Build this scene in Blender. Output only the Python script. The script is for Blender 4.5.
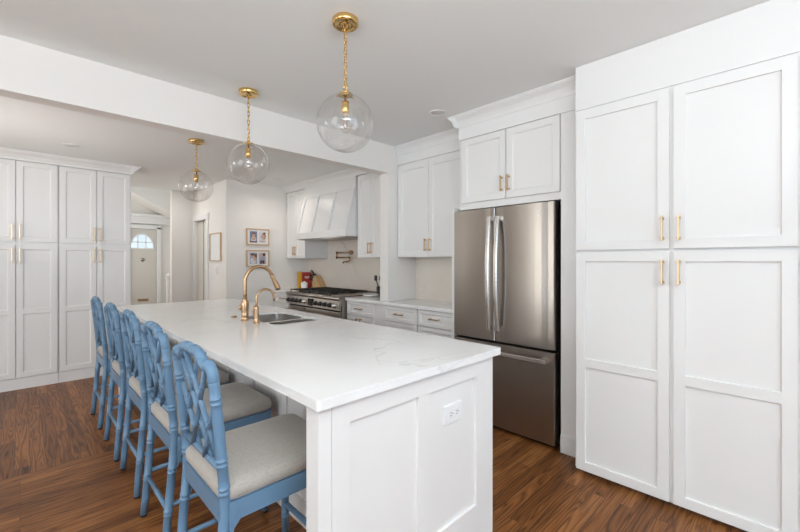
import bpy, bmesh, math, random
from mathutils import Vector, Matrix
random.seed(7)
S = bpy.context.scene
for o in list(bpy.data.objects): bpy.data.objects.remove(o)
COL = S.collection
PI = math.pi

# ------------------------------------------------------------------ camera, world, light, exposure
FPX = 388.0
cam = bpy.data.cameras.new('camera'); cam.sensor_width = 36.0; cam.lens = FPX/800*36
cam.shift_y = -5/800; cam.clip_start = .05; cam.clip_end = 100
co = bpy.data.objects.new('camera', cam); COL.objects.link(co)
co.location = (0, 0, 1.35); co.rotation_euler = (PI/2, 0, math.radians(-44.40))
S.camera = co

w = bpy.data.worlds.new('sky'); S.world = w; w.use_nodes = True
bg = w.node_tree.nodes['Background']; bg.inputs[0].default_value = (.78, .94, 1.05, 1); bg.inputs[1].default_value = 1.25

def area(name, loc, direction, sx, sy, power, col):
    l = bpy.data.lights.new(name, 'AREA'); l.shape = 'RECTANGLE'; l.size = sx; l.size_y = sy
    l.energy = power; l.color = col
    o = bpy.data.objects.new(name, l); COL.objects.link(o); o.location = loc
    o.rotation_euler = Vector(direction).to_track_quat('-Z', 'Z').to_euler()
    return o
area('daylight_south_window', (.5, -2.93, 1.55), (0, 1, -.42), 2.6, 1.7, 38, (.74, .94, 1.18))
area('daylight_west_window', (-3.25, .9, 1.5), (1, .85, .03), 2.6, 1.6, 50, (.95, .985, 1.01))
area('daylight_kitchen_window', (-3.36, 4.10, 1.70), (1, .42, .10), .55, 1.3, 34, (1, .96, .905))
area('fill_uplight_near_room', (-.3, -.9, 1.95), (.1, .15, 1), 1.8, 1.4, 120, (.92, .99, 1.03))  # added fill behind the camera, aimed up to brighten the ceiling
area('fill_uplight_dining_room', (-.3, 4.4, 1.6), (.5, .1, 1), 1.0, 1.0, 6, (1, .98, .95))  # unseen upward fill, added to lift the kitchen end
area('entry_hall_fill', (.36, 8.3, 1.6), (1, 0, 0), 1.2, 1.5, 21, (.98, 1, .97))  # added fill for the entry hall; the wall beside it has no window
area('passage_fill', (1.35, 6.55, 2.47), (0, 0, -1), .5, .5, 5.5, (.98, .96, .93))  # added fill for the hall walls, no fixture there
def fill_spot(name, loc, power, col):
    l = bpy.data.lights.new(name, 'SPOT'); l.energy = power; l.color = col; l.spot_size = math.radians(165); l.spot_blend = 1; l.shadow_soft_size = .06
    o = bpy.data.objects.new(name, l); COL.objects.link(o); o.location = loc; return o
fill_spot('kitchen_fill_spot', (2.56, 5.08, 2.485), 19, (1, .93, .85))  # added fill under an unlit fixture, brightens the picture wall
S.view_settings.view_transform = 'Standard'; S.view_settings.look = 'None'
S.view_settings.gamma = 1; S.view_settings.use_curve_mapping = False
S.view_settings.exposure = -.08

# ------------------------------------------------------------------ materials
def mat(name, col, rough=.5, metal=0, **kw):
    m = bpy.data.materials.new(name); m.use_nodes = True
    b = m.node_tree.nodes['Principled BSDF']
    b.inputs['Base Color'].default_value = (*col, 1); b.inputs['Roughness'].default_value = rough
    b.inputs['Metallic'].default_value = metal
    for k, v in kw.items(): b.inputs[k].default_value = v
    return m
def N(m, t, **kw):
    n = m.node_tree.nodes.new(t)
    for k, v in kw.items():
        if hasattr(n, k): setattr(n, k, v)
        else: n.inputs[k].default_value = v
    return n
def L(m, a, b): m.node_tree.links.new(a, b)
def P(m): return m.node_tree.nodes['Principled BSDF']
def ramp(m, stops):
    r = N(m, 'ShaderNodeValToRGB'); e = r.color_ramp.elements
    while len(e) < len(stops): e.new(.5)
    for x, (p, c) in zip(e, stops): x.position = p; x.color = (*c, 1)
    return r
def bump(m, src, strength, dist=.001):
    b = N(m, 'ShaderNodeBump'); b.inputs['Strength'].default_value = strength; b.inputs['Distance'].default_value = dist
    L(m, src, b.inputs['Height']); L(m, b.outputs[0], P(m).inputs['Normal'])
def mathn(m, op, a, b=None):
    n = N(m, 'ShaderNodeMath', operation=op)
    for i, v in enumerate((a, b)):
        if v is None: continue
        if isinstance(v, (int, float)): n.inputs[i].default_value = v
        else: L(m, v, n.inputs[i])
    return n.outputs[0]

def painted(name, col, rough, sc=250, st=.08):
    m = mat(name, col, rough)
    n = N(m, 'ShaderNodeTexNoise'); n.inputs['Scale'].default_value = sc
    t = N(m, 'ShaderNodeTexCoord'); L(m, t.outputs['Object'], n.inputs['Vector']); bump(m, n.outputs['Fac'], st, .0006)
    return m
M = {}
M['wall'] = painted('wall_paint', (.88, .845, .805), .6)
M['ceiling'] = painted('ceiling_paint', (.895, .90, .885), .7)
M['cabinet'] = painted('white_cabinet_paint', (.85, .838, .824), .33, 180, .03)
M['trim'] = painted('white_trim_paint', (.87, .86, .85), .35, 180, .03)
M['gap'] = mat('cabinet_interior', (.25, .23, .21), .7)
M['blue'] = painted('blue_stool_paint', (.138, .252, .385), .34, 60, .05)
M['black'] = mat('black_plastic', (.015, .014, .014), .35)
M['iron'] = painted('cast_iron', (.02, .02, .02), .55, 400, .3)
M['screen'] = mat('dark_display', (.01, .01, .012), .12)
M['plastic'] = mat('white_plastic', (.88, .88, .88), .3)
M['door'] = painted('entry_door_paint', (.70, .66, .60), .5)
M['lens'] = mat('light_lens', (.82, .80, .78), .4)
M['rubber'] = mat('dark_rubber', (.03, .03, .035), .7)
M['porcelain'] = mat('white_porcelain', (.85, .85, .84), .15)
M['matboard'] = mat('white_matboard', (.86, .85, .84), .7)

m = M['brass'] = mat('brushed_brass', (.63, .465, .28), .30, 1)
n = N(m, 'ShaderNodeTexNoise'); n.inputs['Scale'].default_value = 300; bump(m, n.outputs['Fac'], .06, .0005)
m = M['gold'] = mat('polished_gold_brass', (.76, .51, .20), .22, 1)
m = M['bronze'] = mat('champagne_bronze', (.57, .375, .225), .27, 1)
n = N(m, 'ShaderNodeTexNoise'); n.inputs['Scale'].default_value = 300; bump(m, n.outputs['Fac'], .06, .0005)

def steel(name, col, rough, aniso=0):
    m = mat(name, col, rough, 1)
    t = N(m, 'ShaderNodeTexCoord'); mp = N(m, 'ShaderNodeMapping'); mp.inputs['Scale'].default_value = (300, 300, 4)
    L(m, t.outputs['Object'], mp.inputs['Vector'])
    n = N(m, 'ShaderNodeTexNoise'); n.inputs['Scale'].default_value = 1; n.inputs['Detail'].default_value = 3
    L(m, mp.outputs[0], n.inputs['Vector']); bump(m, n.outputs['Fac'], .05, .0004)
    if aniso:
        P(m).inputs['Anisotropic'].default_value = aniso; P(m).inputs['Anisotropic Rotation'].default_value = .25
        g = N(m, 'ShaderNodeTangent'); g.direction_type = 'RADIAL'; g.axis = 'Z'; L(m, g.outputs[0], P(m).inputs['Tangent'])
    return m
M['steel'] = steel('brushed_stainless_steel', (.44, .405, .37), .28, .9)
M['range_steel'] = steel('range_stainless_steel', (.40, .365, .33), .32)
M['steel_light'] = steel('satin_steel', (.72, .69, .66), .25)
M['sink'] = steel('sink_steel', (.66, .64, .61), .28)

# thin clear glass
m = bpy.data.materials.new('clear_glass'); m.use_nodes = True; M['glass'] = m
nt = m.node_tree; nt.nodes.remove(P(m)); out = nt.nodes['Material Output']
tr = N(m, 'ShaderNodeBsdfTransparent'); gl = N(m, 'ShaderNodeBsdfGlossy'); gl.inputs['Roughness'].default_value = .02
tr.inputs[0].default_value = (.985, .98, .975, 1)
lw = N(m, 'ShaderNodeLayerWeight'); lw.inputs[0].default_value = .5
pw = mathn(m, 'MULTIPLY', mathn(m, 'POWER', lw.outputs['Facing'], 3.0), .75); ad = mathn(m, 'ADD', pw, .075)
mx = N(m, 'ShaderNodeMixShader'); L(m, ad, mx.inputs[0]); L(m, tr.outputs[0], mx.inputs[1]); L(m, gl.outputs[0], mx.inputs[2]); L(m, mx.outputs[0], out.inputs[0])

# stone with grey veins
def stone(name, base, vein, width, seed, strength):
    m = mat(name, base, .16)
    t = N(m, 'ShaderNodeTexCoord'); mp = N(m, 'ShaderNodeMapping'); mp.inputs['Location'].default_value = (seed, seed*.7, seed*1.3)
    L(m, t.outputs['Object'], mp.inputs['Vector'])
    def ridge(sc, dist, wd):
        n = N(m, 'ShaderNodeTexNoise'); n.inputs['Scale'].default_value = sc; n.inputs['Detail'].default_value = 6
        n.inputs['Roughness'].default_value = .52; n.inputs['Distortion'].default_value = dist
        L(m, mp.outputs[0], n.inputs['Vector'])
        a = mathn(m, 'ABSOLUTE', mathn(m, 'SUBTRACT', n.outputs['Fac'], .5))
        a = mathn(m, 'DIVIDE', a, wd); a = mathn(m, 'SUBTRACT', 1, a); return mathn(m, 'MAXIMUM', a, 0)
    v = ridge(1.15, .55, width)
    k = N(m, 'ShaderNodeTexNoise'); k.inputs['Scale'].default_value = 1.7; L(m, mp.outputs[0], k.inputs['Vector'])
    kr = ramp(m, [(.45, (0, 0, 0)), (.62, (1, 1, 1))]); L(m, k.outputs['Fac'], kr.inputs[0])
    v = mathn(m, 'MULTIPLY', mathn(m, 'MULTIPLY', v, kr.outputs[0]), strength)
    c = N(m, 'ShaderNodeTexNoise'); c.inputs['Scale'].default_value = 4; c.inputs['Detail'].default_value = 5; L(m, mp.outputs[0], c.inputs['Vector'])
    cr = ramp(m, [(.3, tuple(x*.95 for x in base)), (.7, base)]); L(m, c.outputs['Fac'], cr.inputs[0])
    mix = N(m, 'ShaderNodeMix', data_type='RGBA'); L(m, v, mix.inputs[0]); L(m, cr.outputs[0], mix.inputs[6]); mix.inputs[7].default_value = (*vein, 1)
    L(m, mix.outputs[2], P(m).inputs['Base Color'])
    return m
M['quartz'] = stone('white_veined_quartz', (.905, .90, .89), (.50, .48, .46), .006, 3.1, .40)
M['splash'] = stone('veined_backsplash_stone', (.83, .76, .68), (.44, .40, .37), .011, 8.4, .8)

# oak boards; ang = 0 boards along X, 1 boards along Y
def boards(name, along_y, seed):
    m = mat(name, (.2, .1, .05), .34)
    t = N(m, 'ShaderNodeTexCoord'); mp = N(m, 'ShaderNodeMapping')
    mp.inputs['Rotation'].default_value = (0, 0, PI/2 if along_y else 0); mp.inputs['Location'].default_value = (seed, seed*.37, 0)
    L(m, t.outputs['Object'], mp.inputs['Vector'])
    br = N(m, 'ShaderNodeTexBrick'); br.offset = .41; br.offset_frequency = 2; br.squash = 1
    for k, v in {'Color1': (0, 0, 0, 1), 'Color2': (1, 1, 1, 1), 'Mortar': (.5, .5, .5, 1), 'Scale': 1, 'Mortar Size': .0011, 'Mortar Smooth': .3,
                 'Bias': 0, 'Brick Width': .92, 'Row Height': .076}.items(): br.inputs[k].default_value = v
    L(m, mp.outputs[0], br.inputs['Vector'])
    sep = N(m, 'ShaderNodeSeparateXYZ'); L(m, mp.outputs[0], sep.inputs[0])
    rnd = N(m, 'ShaderNodeSeparateColor'); L(m, br.outputs['Color'], rnd.inputs[0])
    off = mathn(m, 'MULTIPLY', rnd.outputs[0], 37.0)
    cb = N(m, 'ShaderNodeCombineXYZ')
    L(m, mathn(m, 'ADD', mathn(m, 'MULTIPLY', sep.outputs[0], .95), off), cb.inputs[0])
    L(m, mathn(m, 'ADD', mathn(m, 'MULTIPLY', sep.outputs[1], 15), off), cb.inputs[1])
    # cathedral figure: rings of a stretched noise
    n1 = N(m, 'ShaderNodeTexNoise'); n1.inputs['Scale'].default_value = 1.0; n1.inputs['Detail'].default_value = 1.5; n1.inputs['Distortion'].default_value = .25
    L(m, cb.outputs[0], n1.inputs['Vector'])
    rings = mathn(m, 'FRACT', mathn(m, 'MULTIPLY', n1.outputs['Fac'], 10))
    rr = ramp(m, [(0, (0, 0, 0)), (.12, (.6, .6, .6)), (.55, (1, 1, 1)), (1, (.25, .25, .25))]); L(m, rings, rr.inputs[0])
    # pores
    cb2 = N(m, 'ShaderNodeCombineXYZ')
    L(m, mathn(m, 'MULTIPLY', sep.outputs[0], 9), cb2.inputs[0]); L(m, mathn(m, 'ADD', mathn(m, 'MULTIPLY', sep.outputs[1], 260), off), cb2.inputs[1])
    n2 = N(m, 'ShaderNodeTexNoise'); n2.inputs['Scale'].default_value = 1; n2.inputs['Detail'].default_value = 2; L(m, cb2.outputs[0], n2.inputs['Vector'])
    g = mathn(m, 'ADD', mathn(m, 'MULTIPLY', rr.outputs[0], .38), mathn(m, 'MULTIPLY', n2.outputs['Fac'], .42))
    g = mathn(m, 'ADD', g, mathn(m, 'MULTIPLY', rnd.outputs[0], .30))
    cr = ramp(m, [(.22, (.028, .009, .003)), (.42, (.112, .039, .011)), (.66, (.245, .090, .025)), (.93, (.46, .20, .066))]); L(m, g, cr.inputs[0])
    mix = N(m, 'ShaderNodeMix', data_type='RGBA'); L(m, br.outputs['Fac'], mix.inputs[0]); L(m, cr.outputs[0], mix.inputs[6]); mix.inputs[7].default_value = (.03, .014, .007, 1)
    L(m, mix.outputs[2], P(m).inputs['Base Color'])
    L(m, mathn(m, 'ADD', mathn(m, 'MULTIPLY', n2.outputs['Fac'], .15), .30), P(m).inputs['Roughness'])
    P(m).inputs['Specular IOR Level'].default_value = .25
    h = mathn(m, 'SUBTRACT', mathn(m, 'MULTIPLY', n2.outputs['Fac'], .25), br.outputs['Fac']); bump(m, h, .25, .001)
    return m
M['boards_x'] = boards('oak_boards_crosswise', False, 0)
M['boards_y'] = boards('oak_boards_lengthwise', True, 5)

m = M['fabric'] = mat('oatmeal_linen', (.60, .555, .50), .85, 0, **{'Sheen Weight': .25})
t = N(m, 'ShaderNodeTexCoord')
def weave(sc):
    mp = N(m, 'ShaderNodeMapping'); mp.inputs['Scale'].default_value = sc; L(m, t.outputs['Object'], mp.inputs['Vector'])
    n = N(m, 'ShaderNodeTexNoise'); n.inputs['Scale'].default_value = 1; n.inputs['Detail'].default_value = 2; L(m, mp.outputs[0], n.inputs['Vector']); return n.outputs['Fac']
s = mathn(m, 'ADD', weave((30, 500, 120)), weave((500, 30, 120)))
cr = ramp(m, [(.7, (.36, .325, .285)), (1.3, (.45, .415, .37))]); L(m, mathn(m, 'MULTIPLY', s, 1), cr.inputs[0])
L(m, cr.outputs[0], P(m).inputs['Base Color']); bump(m, s, .25, .001)

def wood(name, a, b, axis=2):
    m = mat(name, a, .45); t = N(m, 'ShaderNodeTexCoord'); mp = N(m, 'ShaderNodeMapping')
    sc = [60, 60, 60]; sc[axis] = 5; mp.inputs['Scale'].default_value = sc; L(m, t.outputs['Object'], mp.inputs['Vector'])
    n = N(m, 'ShaderNodeTexNoise'); n.inputs['Scale'].default_value = 1; L(m, mp.outputs[0], n.inputs['Vector'])
    r = ramp(m, [(.3, a), (.7, b)]); L(m, n.outputs['Fac'], r.inputs[0]); L(m, r.outputs[0], P(m).inputs['Base Color']); return m
M['frame_wood'] = wood('light_oak_frame', (.55, .36, .20), (.66, .46, .28))
M['block_wood'] = wood('beech_knife_block', (.60, .37, .17), (.70, .46, .23))
def flat(name, c, r=.6): return mat(name, c, r)
M['red'] = flat('red_carton', (.42, .035, .025)); M['yellow'] = flat('yellow_carton', (.72, .38, .03))
M['carton_white'] = flat('carton_print_white', (.8, .78, .74))
M['p_navy'] = flat('print_slate_blue', (.20, .24, .33)); M['p_skin'] = flat('print_skin', (.62, .40, .31)); M['p_hair'] = flat('print_brown', (.16, .085, .05))
M['p_pale'] = flat('print_pale', (.74, .70, .72)); M['p_pink'] = flat('print_pink', (.60, .45, .47)); M['p_grey'] = flat('print_grey_blue', (.38, .42, .50)); M['p_black'] = flat('print_black', (.03, .03, .035))
m = M['artprint'] = mat('pale_sketch_print', (.85, .85, .83), .35)
n = N(m, 'ShaderNodeTexNoise'); n.inputs['Scale'].default_value = 22; n.inputs['Detail'].default_value = 5
r = ramp(m, [(.40, (.70, .72, .72)), (.5, (.88, .88, .86))]); L(m, n.outputs['Fac'], r.inputs[0]); L(m, r.outputs[0], P(m).inputs['Base Color'])

# ------------------------------------------------------------------ mesh helpers
class B:
    def __init__(s): s.bm = bmesh.new(); s.smooth = False
    def _mark(s, geom_before, mi):
        for f in s.bm.faces:
            if f not in geom_before: f.material_index = mi
    def box(s, x0, x1, y0, y1, z0, z1, bev=0, mi=0, seg=2):
        t = bmesh.new(); bmesh.ops.create_cube(t, size=1)
        for v in t.verts: v.co = Vector(((x0+x1)/2+v.co.x*(x1-x0), (y0+y1)/2+v.co.y*(y1-y0), (z0+z1)/2+v.co.z*(z1-z0)))
        if bev: bmesh.ops.bevel(t, geom=t.edges[:], offset=bev, segments=seg, profile=.6, affect='EDGES')
        return s._join(t, mi)
    def _join(s, t, mi=0, mx=None, smooth=False):
        if mx is not None: bmesh.ops.transform(t, matrix=mx, verts=t.verts[:])
        mp = {}
        for v in t.verts: mp[v] = s.bm.verts.new(v.co)
        for f in t.faces:
            try: nf = s.bm.faces.new([mp[v] for v in f.verts])
            except ValueError: continue
            nf.material_index = mi; nf.smooth = smooth or f.smooth
        t.free(); return s
    def lathe(s, prof, n=32, mi=0, c=(0, 0, 0), axis='z', smooth=True, cap=True):
        t = bmesh.new(); rings = []
        for r, z in prof:
            if r < 1e-6: rings.append([t.verts.new((0, 0, z))])
            else: rings.append([t.verts.new((r*math.cos(2*PI*i/n), r*math.sin(2*PI*i/n), z)) for i in range(n)])
        for a, b in zip(rings, rings[1:]):
            if len(a) == 1 and len(b) == 1: continue
            for i in range(n):
                j = (i+1) % n
                if len(a) == 1: t.faces.new((a[0], b[j], b[i]))
                elif len(b) == 1: t.faces.new((a[i], a[j], b[0]))
                else: t.faces.new((a[i], a[j], b[j], b[i]))
        if cap:
            if len(rings[0]) > 1: t.faces.new(rings[0][::-1])
            if len(rings[-1]) > 1: t.faces.new(rings[-1])
        for f in t.faces: f.smooth = smooth and len(f.verts) <= 4
        mx = Matrix.Translation(c)
        if axis == 'x': mx = mx @ Matrix.Rotation(PI/2, 4, 'Y')
        if axis == 'y': mx = mx @ Matrix.Rotation(-PI/2, 4, 'X')
        if axis == '-x': mx = mx @ Matrix.Rotation(-PI/2, 4, 'Y')
        if axis == '-y': mx = mx @ Matrix.Rotation(PI/2, 4, 'X')
        return s._join(t, mi, mx)
    def cyl(s, r, z0, z1, c=(0, 0, 0), axis='z', n=24, bev=0, mi=0):
        if bev: pr = [(r-bev, z0), (r, z0+bev), (r, z1-bev), (r-bev, z1)]
        else: pr = [(r, z0), (r, z1)]
        return s.lathe(pr, n, mi, c, axis)
    def tube(s, pts, rad, n=12, closed=False, mi=0):
        t = bmesh.new(); pts = [Vector(p) for p in pts]; k = len(pts)
        R = rad if isinstance(rad, (list, tuple)) else [rad]*k
        def tan(i):
            a = pts[(i-1) % k] if closed or i > 0 else pts[i]; b = pts[(i+1) % k] if closed or i < k-1 else pts[i]
            return (b-a).normalized()
        up = Vector((0, 0, 1)) if abs(tan(0).z) < .9 else Vector((1, 0, 0))
        u = tan(0).cross(up).normalized(); rings = []; pt = tan(0)
        for i in range(k):
            ti = tan(i); q = pt.rotation_difference(ti); u = (q @ u); u = (u-ti*u.dot(ti)).normalized(); v = ti.cross(u); pt = ti
            rings.append([t.verts.new(pts[i]+R[i]*(math.cos(2*PI*j/n)*u+math.sin(2*PI*j/n)*v)) for j in range(n)])
        rng = range(k) if closed else range(k-1)
        for i in rng:
            a, b = rings[i], rings[(i+1) % k]
            for j in range(n):
                f = t.faces.new((a[j], a[(j+1) % n], b[(j+1) % n], b[j])); f.smooth = True
        if not closed: t.faces.new(rings[0][::-1]); t.faces.new(rings[-1])
        return s._join(t, mi)
    def prism(s, poly, axis, a, b, mi=0):
        """poly: 2-D outline extruded along axis. x: (y,z), y: (x,z), z: (x,y)"""
        t = bmesh.new()
        def pt(p, d): return {'x': (d, p[0], p[1]), 'y': (p[0], d, p[1]), 'z': (p[0], p[1], d)}[axis]
        A = [t.verts.new(pt(p, a)) for p in poly]; Bv = [t.verts.new(pt(p, b)) for p in poly]
        t.faces.new(A); t.faces.new(Bv[::-1]); n = len(poly)
        for i in range(n): t.faces.new((A[i], Bv[i], Bv[(i+1) % n], A[(i+1) % n]))
        bmesh.ops.recalc_face_normals(t, faces=t.faces[:]); return s._join(t, mi)
    def make(s, name, mats, parent=None, loc=None, rot=0):
        bmesh.ops.recalc_face_normals(s.bm, faces=s.bm.faces[:])
        me = bpy.data.meshes.new(name); s.bm.to_mesh(me); s.bm.free()
        for mm in (mats if isinstance(mats, (list, tuple)) else [mats]): me.materials.append(M[mm])
        o = bpy.data.objects.new(name, me); COL.objects.link(o)
        if parent: o.parent = parent
        if loc is not None: o.location = loc
        o.rotation_euler.z = rot
        return o
def tag(o, label, cat, group=None):
    o['label'] = label; o['category'] = cat
    if group: o['group'] = group
    return o
def thing(name, label, cat, loc=(0, 0, 0), rz=0, group=None):
    o = bpy.data.objects.new(name, None); o.empty_display_size = .1; COL.objects.link(o)
    o.location = loc; o.rotation_euler = (0, 0, rz); return tag(o, label, cat, group)
def struct(o): o['kind'] = 'structure'; return o
def sbox(name, m, *a, bev=0, parent=None):
    o = B().box(*a, bev=bev).make(name, m, parent)
    return o if parent else struct(o)
def dup(root, loc, label):
    r = root.copy(); COL.objects.link(r); r.location = loc; r['label'] = label
    for ch in list(root.children):
        c = ch.copy(); COL.objects.link(c); c.parent = r
        for g in list(ch.children):
            d = g.copy(); COL.objects.link(d); d.parent = c
    return r
def rrect(x0, x1, y0, y1, r, n=6):
    p = []
    for cx, cy, a in ((x1-r, y1-r, 0), (x0+r, y1-r, PI/2), (x0+r, y0+r, PI), (x1-r, y0+r, 1.5*PI)):
        for i in range(n+1): p.append((cx+r*math.cos(a+PI/2*i/n), cy+r*math.sin(a+PI/2*i/n)))
    return p
def arc(c, r, a0, a1, n, plane):
    o = []
    for i in range(n+1):
        a = a0+(a1-a0)*i/n; u, v = r*math.cos(a), r*math.sin(a)
        o.append({'xz': (c[0]+u, c[1], c[2]+v), 'yz': (c[0], c[1]+u, c[2]+v), 'xy': (c[0]+u, c[1]+v, c[2])}[plane])
    return o

# ------------------------------------------------------------------ room shell
CZ, CK = 2.594, 2.50            # ceiling of the near room, of the kitchen beyond the beam
XW, XF = 3.39, 3.26             # kitchen back wall, wall beside the fridge
YB0, YB1 = 3.06, 3.19           # beam
b = B().box(-3.4, 3.6, -3.0, 3.33, -.08, 0); fl = struct(b.make('floor', 'boards_x'))
struct(B().box(-3.4, 3.6, 3.42, 12.5, -.08, 0).make('floor', 'boards_y'))
m = M['board_border'] = boards('oak_border_board', False, 11.3)
struct(B().box(-3.4, 3.6, 3.33, 3.42, -.08, .0).make('floor', 'board_border'))
sbox('ceiling', 'ceiling', -3.4, 3.6, -3.0, YB0, CZ, CZ+.1)
sbox('ceiling', 'ceiling', -3.4, 3.6, YB1, 7.2, CK, CK+.1)
# beam across the room and the pier it lands on
struct(B().box(-3.4, 3.6, YB0, YB1, 2.295, CZ+.1, bev=.003).make('trim_1', 'wall'))
struct(B().box(2.816, 3.5, YB0, YB1, .916, 2.295, bev=.003).make('wall_pier', 'wall'))
# walls
sbox('wall_right', 'wall', XF, XF+.1, 2.14, YB0, 0, CZ)
sbox('wall_right', 'wall', XW, XW+.1, YB1, 5.6, 0, CK)
sbox('wall_right', 'wall', XF+.1, XF+.2, -3.0, 2.14, 0, CZ)
sbox('wall_back', 'wall', 2.07, 3.6, 5.60, 5.70, 0, CK)
# wall with the picture, with a door opening  (faces -x)
bb = B(); bb.box(2.07, 2.17, 5.70, 6.40, 0, CK).box(2.07, 2.17, 6.93, 7.17, 0, CK).box(2.07, 2.17, 6.40, 6.93, 2.0, CK)
struct(bb.make('wall_passage', 'wall'))
sbox('wall_hall', 'wall', 1.755, 2.07, 7.07, 7.17, 0, CK)
sbox('wall_hall', 'wall', -3.4, .985, 6.32, 6.42, 0, CK)
# near room walls behind the viewer with windows
bb = B()
bb.box(-3.4, -1.4, -3.1, -3.0, 0, CZ).box(1.8, 3.6, -3.1, -3.0, 0, CZ).box(-1.4, 1.8, -3.1, -3.0, 0, .6).box(-1.4, 1.8, -3.1, -3.0, 2.4, CZ)
struct(bb.make('wall_front', 'wall'))
bb = B()
bb.box(-3.5, -3.4, -3.1, -.7, 0, CZ).box(-3.5, -3.4, 4.42, 6.4, 0, CZ).box(-3.5, -3.4, 3.9, 4.42, 0, .95).box(-3.5, -3.4, 3.9, 4.42, 2.4, CZ).box(-3.5, -3.4, -.7, 3.9, 0, .6).box(-3.5, -3.4, -.7, 3.9, 2.4, CZ)
struct(bb.make('wall_left', 'wall'))
bb = B()
for x in (-1.4, -.33, .73, 1.77): bb.box(x-.0, x+.03, -3.06, -3.0, .6, 2.4)
bb.box(-1.4, 1.8, -3.06, -3.0, .57, .6).box(-1.4, 1.8, -3.06, -3.0, 2.4, 2.43); struct(bb.make('window_1', 'trim'))
bb = B()
for y in (-.7, .8, 2.35, 3.87): bb.box(-3.46, -3.4, y, y+.03, .6, 2.4)
bb.box(-3.46, -3.4, -.7, 3.9, .57, .6).box(-3.46, -3.4, -.7, 3.9, 2.4, 2.43); struct(bb.make('window_2', 'trim'))

# backsplash slabs
sbox('wall_backsplash', 'splash', XF-.016, XF, 2.14, YB0, .9155, 1.42)
sbox('wall_backsplash', 'splash', XW-.018, XW, YB1+.002, 5.598, .9155, 2.0)

# passage door (half open) and its casing
bb = B()
for y0, y1 in ((6.31, 6.40), (6.93, 7.02)): bb.box(2.05, 2.0705, y0, y1, 0, 2.0, bev=.003)
bb.box(2.045, 2.0705, 6.29, 7.04, 2.0, 2.09, bev=.004); struct(bb.make('trim_2', 'trim'))
dl = struct(B().box(2.10, 2.14, 6.41, 6.62, .01, 1.99, bev=.003).box(2.10, 2.14, 6.67, 6.925, .01, 1.99, bev=.003).make('door_2', 'door'))
M['dark'] = mat('closet_shade_paint', (.09, .08, .065), .8)  # dark colour stands in for the shade behind the passage door
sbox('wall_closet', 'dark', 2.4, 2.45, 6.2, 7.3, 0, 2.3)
# entry hall
YE = 9.5
sbox('wall_entry', 'wall', 2.07, 3.0, YE, YE+.1, 0, 3.0)
sbox('wall_entry', 'wall', -.5, 1.56, YE, YE+.1, 0, 3.0)
sbox('wall_entry', 'wall', 1.56, 2.07, YE, YE+.1, 2.02, 3.0)
sbox('wall_stair', 'trim', 2.36, 2.46, 7.17, YE, 0, 3.0)
sbox('wall_entry_left', 'wall', .2, .3, 6.42, YE, 0, 3.0)
sbox('ceiling', 'ceiling', .2, 2.5, 7.2, YE+.1, 2.9, 3.0)
struct(B().prism([(1.0, 2.9), (2.36, 2.9), (2.36, 2.22)], 'y', 8.75, YE).make('trim_3', 'wall'))
struct(B().box(.3, 2.36, 9.36, YE, 2.26, 2.32, bev=.01).box(.3, 2.36, 9.40, YE, 2.16, 2.26, bev=.004).box(.3, 2.36, 9.38, YE, 2.12, 2.16, bev=.006).make('trim_4', 'trim'))
struct(B().box(2.07, 2.14, 9.45, YE+.01, 0, 2.06, bev=.004).box(1.49, 1.56, 9.45, YE+.01, 0, 2.06, bev=.004).box(1.49, 2.14, 9.45, YE+.01, 2.02, 2.10, bev=.004).make('trim_5', 'trim'))
def lunette(cx, r, z0, rim=0):  # half-ellipse outline
    return [(cx+(r+rim)*math.cos(PI*i/24), z0+(r+rim)*1.42*math.sin(PI*i/24)) for i in range(25)]
t = bmesh.new()
outer = [(1.565, 0), (2.065, 0), (2.065, 2.015), (1.565, 2.015)]
hole = lunette(1.815, .205, 1.62)
def holed(outer, holes, y0, y1, name, m, parent=None, axis='y'):
    t = bmesh.new(); es = []
    def P3(p, d): return (p[0], d, p[1]) if axis == 'y' else (p[0], p[1], d)
    for loop in [outer]+holes:
        vs = [t.verts.new(P3(p, y0)) for p in loop]
        es += [t.edges.new((vs[i], vs[(i+1) % len(vs)])) for i in range(len(vs))]
    bmesh.ops.triangle_fill(t, edges=es, use_beauty=True)
    g = bmesh.ops.extrude_face_region(t, geom=t.faces[:])
    d = Vector((0, y1-y0, 0)) if axis == 'y' else Vector((0, 0, y1-y0))
    bmesh.ops.translate(t, verts=[v for v in g['geom'] if isinstance(v, bmesh.types.BMVert)], vec=d)
    bb = B(); bb._join(t); return bb.make(name, m, parent)
d1 = struct(holed(outer, [hole], YE+.02, YE+.065, 'door_1', 'door'))
bb = B()
rim = lunette(1.815, .205, 1.62, .0); bb.tube([(x, YE+.02, z) for x, z in rim], .012, 8)
bb.box(1.60, 2.03, YE+.008, YE+.03, 1.600, 1.622)
for x in (-.072, .072): bb.box(1.815+x-.010, 1.815+x+.010, YE+.03, YE+.045, 1.62, 1.88)
bb.box(1.615, 2.015, YE+.03, YE+.045, 1.732, 1.750); bb.make('muntin', 'trim', d1)
bb = B(); bb.prism(lunette(1.815, .204, 1.62), 'y', YE+.044, YE+.048); bb.make('pane', 'glass', d1)
bb = B()
for z0, z1 in ((.72, 1.50),): bb.box(1.60, 2.03, YE+.012, YE+.021, z1, z1+.02)
bb.make('molding', 'door', d1)
B().lathe([(.0, 0), (.035, 0), (.04, .01), (.03, .022), (0, .026)], 20, 0, (1.82, YE+.02, 1.377), '-y').make('knocker', 'range_steel', d1)
B().box(1.735, 1.92, YE+.005, YE+.021, .52, .565, bev=.004).make('mail_slot', 'bronze', d1)
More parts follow.
